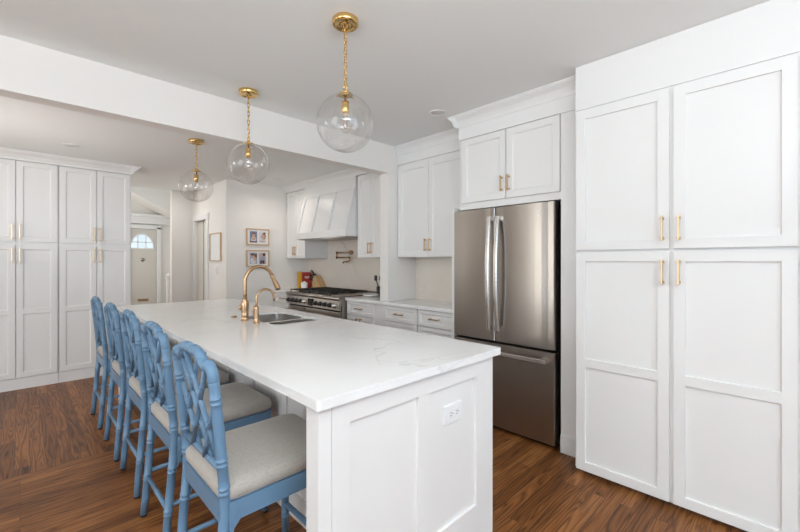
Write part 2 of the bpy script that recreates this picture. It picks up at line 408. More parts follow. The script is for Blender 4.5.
# newel post and railing at the foot of the stairs
nw = thing('stair_railing', 'white stair newel post and handrail in the entry hall beyond the island', 'railing', (2.12, 8.72, 0))
bb = B().box(-.045, .045, -.045, .045, 0, 1.0, bev=.006).box(-.06, .06, -.06, .06, 1.0, 1.03, bev=.008); bb.lathe([(.03, 1.03), (.05, 1.06), (.045, 1.09), (.0, 1.115)], 20)
bb.make('newel_post', 'trim', nw)
B().tube([(.04, .0, .90), (.22, -.42, .84), (.235, -.6, .83)], .03, 10).make('handrail', 'trim', nw)
bb = B()
for i in range(4): bb.box(.07+i*.04, .09+i*.04, -.12-i*.09, -.10-i*.09, 0, .85)
bb.make('baluster', 'trim', nw)

# ------------------------------------------------------------------ cabinet helpers (local: x across, front at y=0 facing -y, z up)
def bar_handle(parent, cx, cz, length, vertical, y=0, m='brass'):
    bb = B(); h = length/2; r = .0045
    if vertical:
        bb.box(cx-r, cx+r, y-.036, y-.025, cz-h, cz+h, bev=.0015)
        for s in (-1, 1):
            z = cz+s*(h-.014); bb.box(cx-.0065, cx+.0065, y-.038, y-.0005, z-.0065, z+.0065, bev=.0015)
    else:
        bb.box(cx-h, cx+h, y-.036, y-.025, cz-r, cz+r, bev=.0015)
        for s in (-1, 1):
            x = cx+s*(h-.014); bb.box(x-.0065, x+.0065, y-.038, y-.0005, cz-.0065, cz+.0065, bev=.0015)
    return bb.make('handle', m, parent)
def panel_door(name, parent, x0, x1, z0, z1, fr=.055, rails=(), t=.021, rec=.010, lip=True, m='cabinet', frz=None):
    bb = B(); fz = frz or fr; bv = .0018
    bb.box(x0, x0+fr, 0, t, z0, z1, bev=bv).box(x1-fr, x1, 0, t, z0, z1, bev=bv)
    bb.box(x0+fr-.002, x1-fr+.002, 0, t, z0, z0+fz, bev=bv).box(x0+fr-.002, x1-fr+.002, 0, t, z1-fz, z1, bev=bv)
    zs = [z0+fz]
    for r in rails: bb.box(x0+fr-.002, x1-fr+.002, 0, t, r-fz/2, r+fz/2, bev=bv); zs += [r-fz/2, r+fz/2]
    zs.append(z1-fz)
    bb.box(x0+fr-.003, x1-fr+.003, rec, t, z0+fz-.003, z1-fz+.003)
    if lip:                                   # small inner bead round each panel
        for a, c in zip(zs[::2], zs[1::2]):
            q = .008
            bb.prism([(0, a), (q, a+q), (q, c-q), (0, c)], 'x', 0, 1) if False else None
            for xx, sg in ((x0+fr, 1), (x1-fr, -1)):
                bb.prism([(xx, .003), (xx+sg*q, rec), (xx, rec)], 'z', a, c)
            for zz, sg in ((a, 1), (c, -1)):
                bb.prism([(.003, zz), (rec, zz+sg*q), (rec, zz)], 'x', x0+fr, x1-fr)
    return bb.make(name, m, parent)
def carcass(parent, W, D, z0, z1, toe=0, m='cabinet', y0=.0225):
    bb = B()
    bb.box(0, W, y0, D, z0+toe, z1, bev=.001)
    if toe: bb.box(0.005, W-.005, y0+.03 if toe > .05 else y0+.02, D, z0, z0+toe)
    return bb.make('carcass', m, parent)
RX = -PI/2        # units on the right wall face -x; local x runs towards the viewer

def crown(name, poly, axis, a, bnd):
    return struct(B().prism(poly, axis, a, bnd).make(name, 'trim'))
def crown_profile(h, p):   # (out, z) outline below a ceiling at z=0; out positive = into the room
    return [(-.002, -h), (.008, -h), (.012, -h*.86), (.012, -h*.78), (p*.25, -h*.66), (p*.42, -h*.46), (p*.72, -h*.28), (p*.86, -h*.22), (p*.86, -h*.14), (p, -h*.10), (p, 0), (-.002, 0)]

# ---- right foreground pantry
XT = 2.54
def big_pantry():
    t = thing('pantry_cabinet', 'tall white pantry cabinet in the right foreground reaching the ceiling', 'cabinet', (XT, .997, 0), RX)
    bb = B().box(0, 1.30, .0225, .70, .026, CZ-.001).box(.0, 1.30, .06, .70, 0, .026)
    bb.box(0.004, 1.3, .012, .0228, 2.312, CZ-.002, bev=.001)
    bb.make('carcass', 'cabinet', t)
    for x0, x1, hx in ((.012, .509, .509-.028), (.528, 1.004, .528+.028)):
        d = panel_door('door', t, x0, x1, 1.418, 2.298, fr=.055, lip=False, rec=.012); bar_handle(d, hx, 1.53, .138, True)
        d = panel_door('door', t, x0, x1, .028, 1.402, fr=.055, rails=(.708,), lip=False, rec=.012); bar_handle(d, hx, 1.29, .138, True)
    bb = B().box(1.02, 1.29, 0, .0215, .028, 2.298, bev=.002); bb.make('end_stile', 'cabinet', t)
    B().box(.503, .534, .019, .0226, .028, 2.31).make('center_stile', 'cabinet', t)
    return t
big_pantry()

# ---- refrigerator
def fridge():
    W, H = .908, 1.778
    t = thing('refrigerator', 'stainless steel french door refrigerator with bottom freezer beside the tall pantry', 'refrigerator', (2.712, 2.105, 0), RX)
    B().box(.012, W-.012, .085, .52, .045, 1.765, bev=.004).make('body', 'black', t)
    def door(name, x0, x1, z0, z1):
        bb = B(); n = 10; bow = .008; tm = bmesh.new(); prof = []
        for i in range(n+1):
            u = i/n; prof.append((x0+(x1-x0)*u, bow*(2*u-1)**4+.0))
        prof[0] = (x0, .012); prof[-1] = (x1, .012)
        prof.insert(1, (x0+.008, .003)); prof.insert(-1, (x1-.008, .003))
        poly = prof+[(x1, .075), (x0, .075)]
        bb.prism(poly, 'z', z0, z1)
        o = bb.make(name, 'steel', t); return o
    mid = .4185
    dl = door('door', .004, mid-.003, .712, H); dr = door('door', mid+.003, W-.004, .712, H)
    for d, x in ((dl, mid-.038), (dr, mid+.038)):
        bb = B(); pts = []; zt, zb = 1.70, .80
        for i in range(17):
            u = i/16; z = zb+(zt-zb)*u; pts.append((x, -.030-.030*math.sin(PI*u), z))
        tm = bmesh.new(); rr = []
        for (px, py, pz) in pts: rr.append([tm.verts.new((px+a, py+c, pz)) for a, c in ((-.015, .006), (-.017, 0), (-.010, -.010), (.010, -.010), (.017, 0), (.015, .006))])
        for a, c in zip(rr, rr[1:]):
            for k in range(6): f = tm.faces.new((a[k], a[(k+1) % 6], c[(k+1) % 6], c[k])); f.smooth = False
        tm.faces.new(rr[0]); tm.faces.new(rr[-1][::-1]); bb._join(tm)
        for z in (zb+.012, zt-.012): bb.box(x-.016, x+.016, -.034, .004, z-.018, z+.018, bev=.003)
        bb.make('handle', 'steel_light', d)
    fz = door('freezer_drawer', .004, W-.004, .03, .692)
    bb = B().box(.05, W-.05, -.060, -.040, .612, .646, bev=.005)
    for x in (.075, W-.075): bb.box(x-.022, x+.022, -.056, .004, .614, .644, bev=.003)
    bb.make('handle', 'steel_light', fz)
    bb = B().box(.02, W-.02, .030, .10, .008, .046); bb.make('base_grille', 'black', t)
    for x in (.06, W-.06): B().box(x-.05, x+.05, .045, .13, 1.766, 1.784, bev=.004).make('hinge_cover', 'black', t)
    # round badge with a looping monogram
    cx, cz = .792, 1.70
    bb = B().cyl(.017, -.0035, .003, (cx, 0, cz), 'y', 28)
    bd = bb.make('badge', 'steel_light', dr)
    bb = B(); bb.tube([(cx+.0135*math.cos(a*PI/12), -.004, cz+.0135*math.sin(a*PI/12)) for a in range(24)], .0009, 6, True)
    bb.tube([(cx-.003+.006*math.cos(a*PI/10), -.004, cz+.001+.0065*math.sin(a*PI/10)) for a in range(3, 20)], .0009, 6)
    bb.tube([(cx+.006+.004*math.cos(a*PI/10), -.004, cz+.001+.005*math.sin(a*PI/10)) for a in range(2, 17)], .0009, 6)
    bb.make('monogram', 'steel', dr)
fridge()

# ---- cabinet over the fridge
t = thing('wall_cabinet', 'white two-door cabinet above the stainless refrigerator', 'cabinet', (2.722, 2.055, 1.815), RX)
b_ = B().box(0, .888, .0225, .53, -.025, .60, bev=.001); b_.make('carcass', 'cabinet', t)
for x0, x1, hx in ((.036, .457, .429), (.464, .885, .492)):
    d = panel_door('door', t, x0, x1, .03, .572, fr=.052); bar_handle(d, hx, .145, .125, True)
# filler panels on both sides of the fridge
struct(B().box(2.735, 3.26, 2.107, 2.135, 0, 1.815).make('trim_6', 'trim'))
struct(B().box(2.735, 3.36, 1.00, 1.165, 0, 2.40, bev=.001).make('trim_7', 'trim'))
struct(B().box(2.722, 2.735, 1.00, 1.165, 0, .125, bev=.003).make('baseboard_right', 'trim'))
# frieze and crown over the fridge cabinet
pf = crown_profile(.095, .07)
bb = B().box(2.722, 3.26, 0.99, 2.050, 2.392, CZ-.001); bb.prism([(2.722-o, CZ-.001+z) for o, z in pf], 'y', 1.0, 2.050)
bb.prism([(2.050+o, CZ-.001+z) for o, z in pf], 'x', 2.652, 3.26); struct(bb.make('trim_8', 'trim'))

# ---- wall cabinet between fridge and pier
t = thing('wall_cabinet', 'white two-door wall cabinet between the refrigerator and the pier', 'cabinet', (2.955, YB0-.002, 1.39), RX)
b_ = B().box(0, .985, .0225, XF-2.955-.002, 0, 1.01, bev=.001); b_.make('carcass', 'cabinet', t)
for x0, x1, hx in ((.006, .446, .446-.026), (.452, .972, .452+.026)):
    d = panel_door('door', t, x0, x1, .004, .985, fr=.055); bar_handle(d, hx, .125, .13, True)
bb = B().box(2.958, 3.25, 2.058, YB0-.001, 2.40, CZ-.001); pf = crown_profile(.095, .055); bb.prism([(2.958-o, CZ-.001+z) for o, z in pf], 'y', 2.058, YB0-.001); struct(bb.make('trim_9', 'trim'))

# ---- base cabinets along the right wall
XB = 2.785
def base_unit(y1, W, label, split=True, fillw=0, depth=None, low=True):
    t = thing('base_cabinet', label, 'cabinet', (XB, y1, 0), RX)
    D = depth
    carcass(t, W+fillw, D, 0, .880, toe=.10)
    d = panel_door('drawer', t, .008, W-.006, .722, .874, fr=.034); bar_handle(d, W/2, .800, .125, False, m='bronze')
    if split:
        for x0, x1, hx in ((.008, W/2-.002, W/2-.03), (W/2+.002, W-.006, W/2+.03)):
            d = panel_door('door', t, x0, x1, .112, .714, fr=.05); bar_handle(d, hx, .635, .12, True, m='bronze')
    else:
        for z0, z1 in ((.42, .714), (.112, .412)):
            d = panel_door('drawer', t, .008, W-.006, z0, z1, fr=.04); bar_handle(d, W/2, (z0+z1)/2+.06, .125, False, m='bronze')
    return t
base_unit(3.755, .50, 'white base cabinet with one drawer over two doors just right of the range', fillw=.155, depth=XW-XB-.002)
base_unit(3.098, .495, 'white drawer base cabinet in front of the pier, left of the one by the fridge', split=False, depth=XF-XB-.002)
base_unit(2.601, .464, 'white drawer base cabinet directly beside the refrigerator', split=False, depth=XF-XB-.002)
base_unit(5.595, .56, 'white base cabinet left of the range under the picture wall', split=False, depth=XW-XB-.002)
# worktops
c = B(); c.box(2.762, XF-.016, 2.138, 3.10, .881, .915, bev=.003); c.box(2.762, XW-.018, 3.10, 3.757, .881, .915, bev=.003)
tag(c.make('countertop', 'quartz'), 'white stone worktop running from the refrigerator past the pier to the range', 'countertop')
c = B(); c.box(2.762, XW-.018, 5.032, 5.598, .881, .915, bev=.003)
tag(c.make('countertop', 'quartz'), 'short white stone worktop left of the range under the knife block', 'countertop')

# ---- kitchen wall cabinets beside the hood
XU = 2.985
t = thing('wall_cabinet', 'narrow white two-door wall cabinet right of the range hood', 'cabinet', (XU, 3.80, 1.39), RX)
B().box(0, .595, .0225, XW-XU-.02, 0, 1.02, bev=.001).make('carcass', 'cabinet', t)
for x0, x1, hx in ((.004, .252, .228), (.256, .59, .280)):
    d = panel_door('door', t, x0, x1, .004, 1.004, fr=.05); bar_handle(d, hx, .115, .13, True)
t = thing('wall_cabinet', 'narrow white two-door wall cabinet left of the range hood', 'cabinet', (XU, 5.590, 1.39), RX)
B().box(0, .555, .0225, XW-XU-.02, 0, 1.02, bev=.001).make('carcass', 'cabinet', t)
for x0, x1, hx in ((.006, .268, .246), (.272, .552, .294)):
    d = panel_door('door', t, x0, x1, .004, 1.004, fr=.05); bar_handle(d, hx, .115, .13, True)
bb = B(); bb.box(2.99, XW-.02, 3.2, 5.598, 2.412, CK-.001); pf = crown_profile(.085, .075); bb.prism([(2.99-o, CK-.001+z) for o, z in pf], 'y', 3.2, 5.598)
struct(bb.make('trim_10', 'trim'))

# ---- range hood
y0, y1 = 3.815, 5.02
t = thing('range_hood', 'white tapered wooden range hood with vertical battens over the range', 'hood', (0, 0, 0))
B().box(2.815, XW-.02, y0, y1, 1.655, 1.745, bev=.003).make('lip', 'cabinet', t)
B().prism([(2.845, 1.745), (2.97, 2.255), (XW-.02, 2.255), (XW-.02, 1.745)], 'y', y0+.006, y1-.006).make('shell', 'cabinet', t)
B().box(2.962, XW-.02, y0+.004, y1-.004, 2.255, 2.275, bev=.004).box(2.968, XW-.02, y0+.004, y1-.004, 2.275, 2.41).make('frieze', 'cabinet', t)
for yy in (y0+.006, y0+.40, y0+.80, y1-.051):
    B().prism([(2.824, 1.745), (2.846, 1.745), (2.972, 2.255), (2.950, 2.255)], 'y', yy, yy+.042).make('batten', 'cabinet', t)
B().box(2.86, XW-.06, y0+.05, y1-.05, 1.645, 1.656).make('vent_liner', 'steel', t)

# ---- range
def kitchen_range():
    W = 1.26
    t = thing('range', 'wide stainless steel gas range with black cast iron grates under the hood', 'range', (2.68, 5.025, 0), RX)
    B().box(.003, W-.003, .05, .68, .10, .895, bev=.003).make('body', 'range_steel', t)
    bb = B().box(0, W, .02, .68, .895, .918, bev=.003); bb.cyl(.026, 0, W, (0, .022, .900), 'x', 20); bb.make('cooktop', 'range_steel', t)
    pn = B().prism([(.035, .755), (.0, .765), (.012, .875), (.05, .88)], 'x', .006, W-.006).make('control_panel', 'range_steel', t)
    B().box(W*.455, W*.545, -.004, .03, .772, .866, bev=.002).make('display', 'screen', t)
    for i in range(5):
        for s, base in ((0, .07), (1, W*.60)):
            x = base+i*.105
            k = B().lathe([(.030, 0), (.030, .006), (.022, .008), (.021, .036), (.017, .040), (0, .040)], 22, 0, (x, .004, .815), '-y').make('knob', 'steel_light' if i == 4 else 'black', t)
    for x0, x1 in ((.02, .44), (.46, W-.02)):
        d = B().box(x0, x1, .02, .052, .30, .735, bev=.004).make('oven_door', 'range_steel', t)
        B().box(x0+.06, x1-.06, .017, .03, .40, .62, bev=.003).make('oven_window', 'screen', d)
        bb = B().cyl(.013, x0+.02, x1-.02, (0, -.035, .685), 'x', 16)
        for x in (x0+.05, x1-.05): bb.cyl(.009, -.035, .02, (x, 0, .685), 'y', 12)
        bb.make('handle', 'range_steel', d)
    B().box(.02, W-.02, .03, .06, .11, .285, bev=.004).make('drawer', 'range_steel', t)
    B().box(.03, W-.03, .035, .06, .737, .756).make('shadow_gap', 'black', t)
    for x in (.05, W-.05):
        for y in (.09, .62): B().cyl(.022, 0, .10, (x, y, 0)).make('leg', 'range_steel', t)
    B().box(0, W, .66, .685, .918, .952, bev=.003).make('back_guard', 'range_steel', t)
    n = 4
    for i in range(n):
        x0 = .02+i*(W*.80-.02)/n; x1 = x0+(W*.80-.02)/n-.004
        bb = B(); r = .006
        for y in (.06, .35, .64): bb.box(x0, x1, y-r, y+r, .943, .957, bev=.002)
        for x in (x0+r, (x0+x1)/2, x1-r): bb.box(x-r, x+r, .06, .64, .943, .957, bev=.002)
        for x in (x0+r, x1-r):
            for y in (.06, .64): bb.box(x-r, x+r, y-r, y+r, .918, .95)
        for y in (.205, .495):
            for a in range(4):
                dx, dy = math.cos(a*PI/2+PI/4), math.sin(a*PI/2+PI/4); cx = (x0+x1)/2
                bb.tube([(cx+dx*.03, y+dy*.03, .95), (cx+dx*.11, y+dy*.11, .95)], .006, 6)
        bb.make('grate', 'iron', t)
        for y in (.205, .495):
            B().lathe([(.05, .9185), (.05, .926), (.036, .930), (.036, .938), (0, .940)], 22, 0, ((x0+x1)/2, y, 0)).make('burner', 'iron', t)
    B().box(W*.80+.01, W-.02, .06, .64, .9185, .934, bev=.003).make('griddle', 'range_steel', t)
kitchen_range()

# ---- small things near the range
t = thing('pot_filler', 'brass folding pot filler faucet on the backsplash above the range', 'faucet', (XW-.018, 4.42, 1.47))
B().lathe([(.032, 0), (.032, .008), (.018, .014), (.014, .05), (0, .05)], 22, 0, (0, 0, 0), '-x').make('wall_flange', 'bronze', t)
B().tube([(-.05, 0, 0), (-.05, .05, .0), (-.05, .30, 0)], .011, 12).make('upper_arm', 'bronze', t)
B().tube([(-.05, .30, .02), (-.05, .30, -.09)], .014, 14).make('elbow', 'bronze', t)
B().tube([(-.05, .30, -.07), (-.06, .02, -.07), (-.06, -.02, -.07)], .011, 12).make('lower_arm', 'bronze', t)
B().tube([(-.06, -.02, -.06), (-.06, -.02, -.115), (-.065, .02, -.13), (-.07, .10, -.13), (-.07, .115, -.15)], .012, 12).make('spout', 'bronze', t)
B().box(-.078, -.05, -.055, -.025, .012, .03, bev=.003).tube([(-.05, -.0, 0), (-.05, -.05, .0)], .012, 10).make('lever', 'bronze', t)

kx, ky = 3.31, 5.165
t = thing('knife_block', 'light wood knife block leaning on the worktop left of the range', 'knife block', (kx, ky, .9155), 0)
B().prism([(-.115, 0), (-.115, .03), (.03, .20), (.06, .205), (.125, .095), (.125, 0)], 'x', -.055, .055).make('block', 'block_wood', t)
kd = Vector((-.12, .80, .58)).normalized()
def knife(u, xo, ln, label):
    ln *= 1.12; base = Vector((kx+xo, ky+.06+.065*u, .9155+.205-.11*u))+kd*.003
    k = thing('kitchen_knife', label, 'knife', base, 0, 'knives in the wooden block')
    h = B(); h.tube([kd*.016, kd*.03, kd*ln*.6, kd*ln], [.010, .013, .0115, .014], 10); h.make('handle', 'black', k)
    h = B(); h.tube([kd*-.001, kd*.016], .011, 10); h.make('bolster', 'steel_light', k)
knife(.86, -.03, .085, 'short black handled knife in the lowest slot of the light wood knife block')
knife(.55, .025, .12, 'black handled knife in a middle slot of the light wood block, nearer the backsplash')
knife(.50, -.028, .12, 'black handled knife in a middle slot of the light wood block, nearer the room')
knife(.13, .0, .14, 'black handled knife in the topmost slot of the light wood block')
t = thing('carton', 'red and yellow food carton standing behind the knife block in the corner', 'box', (3.245, 5.50, .9155), -.22)
bb = B().box(-.10, -.048, -.03, .03, 0, .262, bev=.002, mi=1).box(-.048, .10, -.03, .03, 0, .255, bev=.002, mi=0)
for k in range(3): bb.box(.0+k*.026, .018+k*.026, -.0312, -.03, .165-.012*(k % 2), .19, mi=2)
bb.make('box', ['red', 'yellow', 'carton_white'], t)
t = thing('canister', 'small white lidded canister in front of the red carton', 'canister', (3.11, 5.27, .9155))
B().lathe([(.040, 0), (.048, .03), (.052, .09), (.048, .095), (0, .096)], 26).make('jar', 'porcelain', t)
B().lathe([(.050, .0955), (.050, .103), (.02, .113), (.012, .124), (0, .125)], 26).make('lid', 'porcelain', t)
t = tag(B().lathe([(.05, 0), (.085, .012), (.105, .03), (.100, .031), (.08, .017), (0, .012)], 32, 0, (3.05, 3.625, .9155)).make('shallow_dish', 'porcelain'), 'shallow white dish on the worktop right of the range', 'dish')
t = thing('utensil_crock', 'dark utensil crock with black spatulas half hidden behind the pier', 'utensil holder', (3.27, 3.695, .9155))
B().lathe([(.045, 0), (.05, .01), (.05, .11), (.044, .112), (.042, .02), (0, .018)], 24).make('crock', 'black', t)
bb = B().tube([(.0, .0, .03), (.0, .08, .18)], .007, 8); bb.box(-.004, .004, .065, .115, .18, .25, bev=.003)
bb.tube([(.01, -.02, .03), (.03, .035, .20)], .007, 8).box(.028, .034, .015, .055, .19, .24, bev=.002); bb.make('spatula', 'black', t)

# ---- left pantry wall
YL = 5.70
def left_pantry(x0, label):
    t = thing('pantry_cabinet', label, 'cabinet', (x0, YL, 0), 0)
    bb = B().box(0, .669, .0225, .60, .118, 2.415); bb.box(0, .669, .012, .60, 0, .118, bev=.002); bb.make('carcass', 'cabinet', t)
    for a, c, hx in ((.008, .331, .331-.026), (.337, .660, .337+.026)):
        d = panel_door('door', t, a, c, 1.552, 2.402, fr=.052); bar_handle(d, hx, 1.655, .16, True)
        d = panel_door('door', t, a, c, .126, 1.524, fr=.052, rails=(.815,)); bar_handle(d, hx, 1.41, .16, True)
left_pantry(.305, 'tall white pantry cabinet beside the entry hall opening, at the right of the far wall')
left_pantry(-.366, 'tall white pantry cabinet cut by the left edge of the photo')
pf = crown_profile(.095, .085)
bb = B(); bb.box(-.37, .974, YL+.024, 6.31, 2.412, CK-.001); bb.prism([(YL+.024-.03-o, CK-.001+z) for o, z in pf]+[(YL+.05, CK-.001), (YL+.05, CK-.001-.095)][:0], 'x', -.37, .974)
bb.box(-.37, .974, YL-.010, YL+.03, 2.404, CK-.001)
bb.prism([(.974+o, CK-.001+z) for o, z in pf], 'y', YL-.095, 6.31); struct(bb.make('trim_11', 'trim'))

# ---- pictures and switch
def photo_frame(cx, cz, label, which):
    t = thing('picture_frame', label, 'picture', (cx, 5.598, cz), 0)
    w, h = .176, .123
    bb = B(); f = .018
    bb.box(-w, w, -.02, 0, h-f, h, bev=.002).box(-w, w, -.02, 0, -h, -h+f, bev=.002).box(-w, -w+f, -.02, 0, -h+f, h-f, bev=.002).box(w-f, w, -.02, 0, -h+f, h-f, bev=.002)
    bb.make('frame', 'frame_wood', t)
    B().box(-w+f, w-f, -.010, 0, -h+f, h-f).make('mat_board', 'matboard', t)
    def ell(bb, x, z, rx, rz, y, mi):
        bb.prism([(x+rx*math.cos(2*PI*i/20), z+rz*math.sin(2*PI*i/20)) for i in range(20)], 'y', y, y+.0008, mi)
    for k, x in enumerate((-.068, .068)):
        bb = B(); bb.box(x-.055, x+.055, -.0112, -.0099, -.082, .082, mi=0)
        y = -.0122
        if which == 0 and k == 0:
            ms = ['p_navy', 'p_skin', 'p_hair', 'p_pale']; ell(bb, x, -.035, .042, .035, y, 3); ell(bb, x, .03, .028, .034, y-.0004, 2); ell(bb, x, .018, .024, .028, y-.0008, 1); ell(bb, x, -.03, .04, .018, y-.0012, 1); bb.box(x-.055, x+.055, y-.001, y, -.082, -.062, mi=2)
        elif which == 0:
            ms = ['p_pale', 'p_skin', 'p_hair', 'p_pink']; ell(bb, x+.018, .012, .034, .046, y, 2); ell(bb, x+.008, .006, .032, .04, y-.0004, 1); ell(bb, x+.03, .06, .02, .012, y-.0006, 2); ell(bb, x, -.062, .045, .014, y, 3)
        elif k == 0:
            ms = ['p_grey', 'p_skin', 'p_hair', 'p_pale']; ell(bb, x-.006, -.04, .042, .05, y, 3); ell(bb, x, .03, .024, .03, y-.0004, 1); ell(bb, x+.034, .036, .02, .034, y-.0006, 2); ell(bb, x+.02, -.006, .02, .03, y-.0008, 1); ell(bb, x-.012, .058, .03, .018, y-.001, 2)
        else:
            ms = ['p_pink', 'p_skin', 'p_black', 'p_grey']; ell(bb, x, -.005, .036, .05, y, 3); ell(bb, x-.012, .05, .02, .024, y-.0004, 1); ell(bb, x+.024, .058, .02, .022, y-.0004, 2); ell(bb, x-.02, -.066, .016, .016, y-.0006, 2); ell(bb, x+.018, -.066, .016, .016, y-.0006, 2); ell(bb, x, -.04, .04, .01, y-.0005, 2)
        bb.make('photograph', ms, t)
photo_frame(2.522, 1.705, 'upper wood framed pair of baby photographs on the wall left of the range', 0)
photo_frame(2.522, 1.388, 'lower wood framed pair of family photographs on the wall left of the range', 1)
t = thing('picture_frame', 'tall narrow wood framed pale print on the passage wall above the light switch', 'picture', (2.0695, 6.0, 1.555), RX)
bb = B(); w_, h_ = .222, .208; f = .016
bb.box(-w_, w_, -.022, 0, h_-f, h_, bev=.002).box(-w_, w_, -.022, 0, -h_, -h_+f, bev=.002).box(-w_, -w_+f, -.022, 0, -h_+f, h_-f, bev=.002).box(w_-f, w_, -.022, 0, -h_+f, h_-f, bev=.002)
bb.make('frame', 'frame_wood', t); B().box(-w_+f, w_-f, -.010, 0, -h_+f, h_-f).make('print', 'artprint', t)
t = thing('light_switch', 'white double rocker light switch on the passage wall under the framed print', 'light switch', (2.0695, 5.985, 1.213), RX)
B().box(-.06, .06, -.006, 0, -.06, .06, bev=.002).make('wall_plate', 'plastic', t)
for x in (-.024, .024): B().box(x-.016, x+.016, -.010, -.0055, -.033, .033, bev=.002).make('rocker', 'plastic', t)

# ---- island
IX0, IX1, IY0, IY1 = .676, 1.685, 1.060, 4.56
isl = thing('kitchen_island', 'long white paneled kitchen island with seating overhang', 'island', (IX0, IY0, 0))
W, D = IX1-IX0, IY1-IY0
def end_panel(y0, y1, face):
    bb = B(); rc = .009
    bb.box(0, W, y0+.012, y1-.012, 0, .881, bev=.001)
    ya, yb = (y0, y0+.0125) if face < 0 else (y1-.0125, y1)
    xs = [(.0, .050), (.0515, .125), (.466, .542), (.869, W)]
    for a, c in xs: bb.box(a, c, ya, yb, 0, .881, bev=.0012)
    for a, c in ((.125, .466), (.542, .869)):
        bb.box(a-.002, c+.002, ya, yb, .803, .881, bev=.0012); bb.box(a-.002, c+.002, ya, yb, 0, .194, bev=.0012)
    return bb.make('end_panel', 'cabinet', isl)
end_panel(0, .085, -1); end_panel(D-.085, D, 1)
bx = .362
bb = B()
bb.box(bx, bx+.02, .08, D-.08, 0, .881); bb.box(W-.04, W-.022, .08, D-.08, .10, .881); bb.box(bx, W-.06, .08, D-.08, .0, .10)
bb.make('body', 'cabinet', isl)
n = 8; seg = (D-.17)/n
bb = B()
for i in range(n):
    a = .085+i*seg
    for p, q in ((a, a+.05), (a+seg-.05, a+seg)): bb.box(bx-.012, bx+.001, p+.001, q-.001, .0, .881, bev=.001)
    bb.box(bx-.012, bx+.001, a+.048, a+seg-.048, .0, .13, bev=.001).box(bx-.012, bx+.001, a+.048, a+seg-.048, .79, .881, bev=.001)
bb.make('seating_side_panel', 'cabinet', isl)
for i in range(6):
    wd = (D-.18)/6; a = .09+i*wd
    fr = bpy.data.objects.new('door', None)
    bb = B(); x0 = W-.022
    bb.box(x0, W, a+.002, a+.055, .11, .87, bev=.0015).box(x0, W, a+wd-.055, a+wd-.002, .11, .87, bev=.0015).box(x0, W, a+.053, a+wd-.053, .11, .165, bev=.0015).box(x0, W, a+.053, a+wd-.053, .815, .87, bev=.0015).box(x0, W-.01, a+.05, a+wd-.05, .16, .82)
    d = bb.make('door', 'cabinet', isl)
    bb = B().box(W+.025, W+.036, a+wd-.034, a+wd-.023, .70, .83, bev=.0015)
    for z in (.714, .816): bb.box(W-.0005, W+.037, a+wd-.036, a+wd-.021, z-.007, z+.007)
    bb.make('handle', 'brass', d)
# outlet on the end panel
ox, oz = .697, .677
o = B().box(ox-.062, ox+.062, .003, .013, oz-.04, oz+.04, bev=.002).make('outlet', 'plastic', isl); o['label'] = 'white electrical outlet plate'
bb = B().box(ox-.035, ox+.035, .0005, .004, oz-.017, oz+.017, bev=.001); bb.make('receptacle', 'plastic', o)
bb = B()
for cx in (ox-.020, ox+.020):
    bb.box(cx-.007, cx+.007, -.0003, .002, oz+.005, oz+.0075).box(cx-.006, cx+.006, -.0003, .002, oz-.0075, oz-.005); bb.cyl(.0026, -.0003, .002, (cx+.0125, 0, oz), 'y', 10)
bb.make('slot', 'gap', o)

# island worktop with a sink cut-out
SX0, SX1, SY0, SY1 = 1.235, 1.60, 2.465, 3.085
def top_outline():
    return rrect(.660, 1.732, 1.038, 4.595, .012, 4)
ct = holed(top_outline(), [rrect(SX0, SX1, SY0, SY1, .07, 8)], .881, .915, 'island_countertop', 'quartz', axis='z')
mod = ct.modifiers.new('bevel', 'BEVEL'); mod.width = .003; mod.segments = 2; mod.limit_method = 'ANGLE'; mod.angle_limit = 1.0
tag(ct, 'long white veined quartz worktop on the kitchen island', 'countertop')
# sink
t = thing('sink', 'double bowl undermount stainless sink set in the island worktop', 'sink', (0, 0, 0))
def bowl(x0, x1, y0, y1, name):
    tm = bmesh.new(); rings = []
    for ins, z, r in ((0, .9045, .06), (.0, .80, .06), (.006, .73, .055), (.03, .705, .04), (.05, .70, .03)):
        rings.append([tm.verts.new((px, py, z)) for px, py in rrect(x0+ins, x1-ins, y0+ins, y1-ins, r, 6)])
    for a, c in zip(rings, rings[1:]):
        k = len(a)
        for i in range(k): f = tm.faces.new((a[i], a[(i+1) % k], c[(i+1) % k], c[i])); f.smooth = True
    tm.faces.new(rings[-1]); bb = B(); bb._join(tm); o = bb.make(name, 'sink', t)
    B().lathe([(.042, .7005), (.042, .703), (.03, .7045), (.02, .7015), (0, .7015)], 24, 0, ((x0+x1)/2, (y0+y1)/2, 0)).make('drain', 'steel_light', o)
bowl(SX0+.006, SX1-.006, 2.690, SY1-.006, 'bowl'); bowl(SX0+.006, SX1-.006, SY0+.006, 2.650, 'bowl')
fo = rrect(SX0+.001, SX1-.001, SY0+.001, SY1-.001, .069, 8)
holed(fo, [rrect(SX0+.006, SX1-.006, 2.690, SY1-.006, .06, 6), rrect(SX0+.006, SX1-.006, SY0+.006, 2.650, .06, 6)], .9015, .9045, 'flange', 'sink', t, 'z')
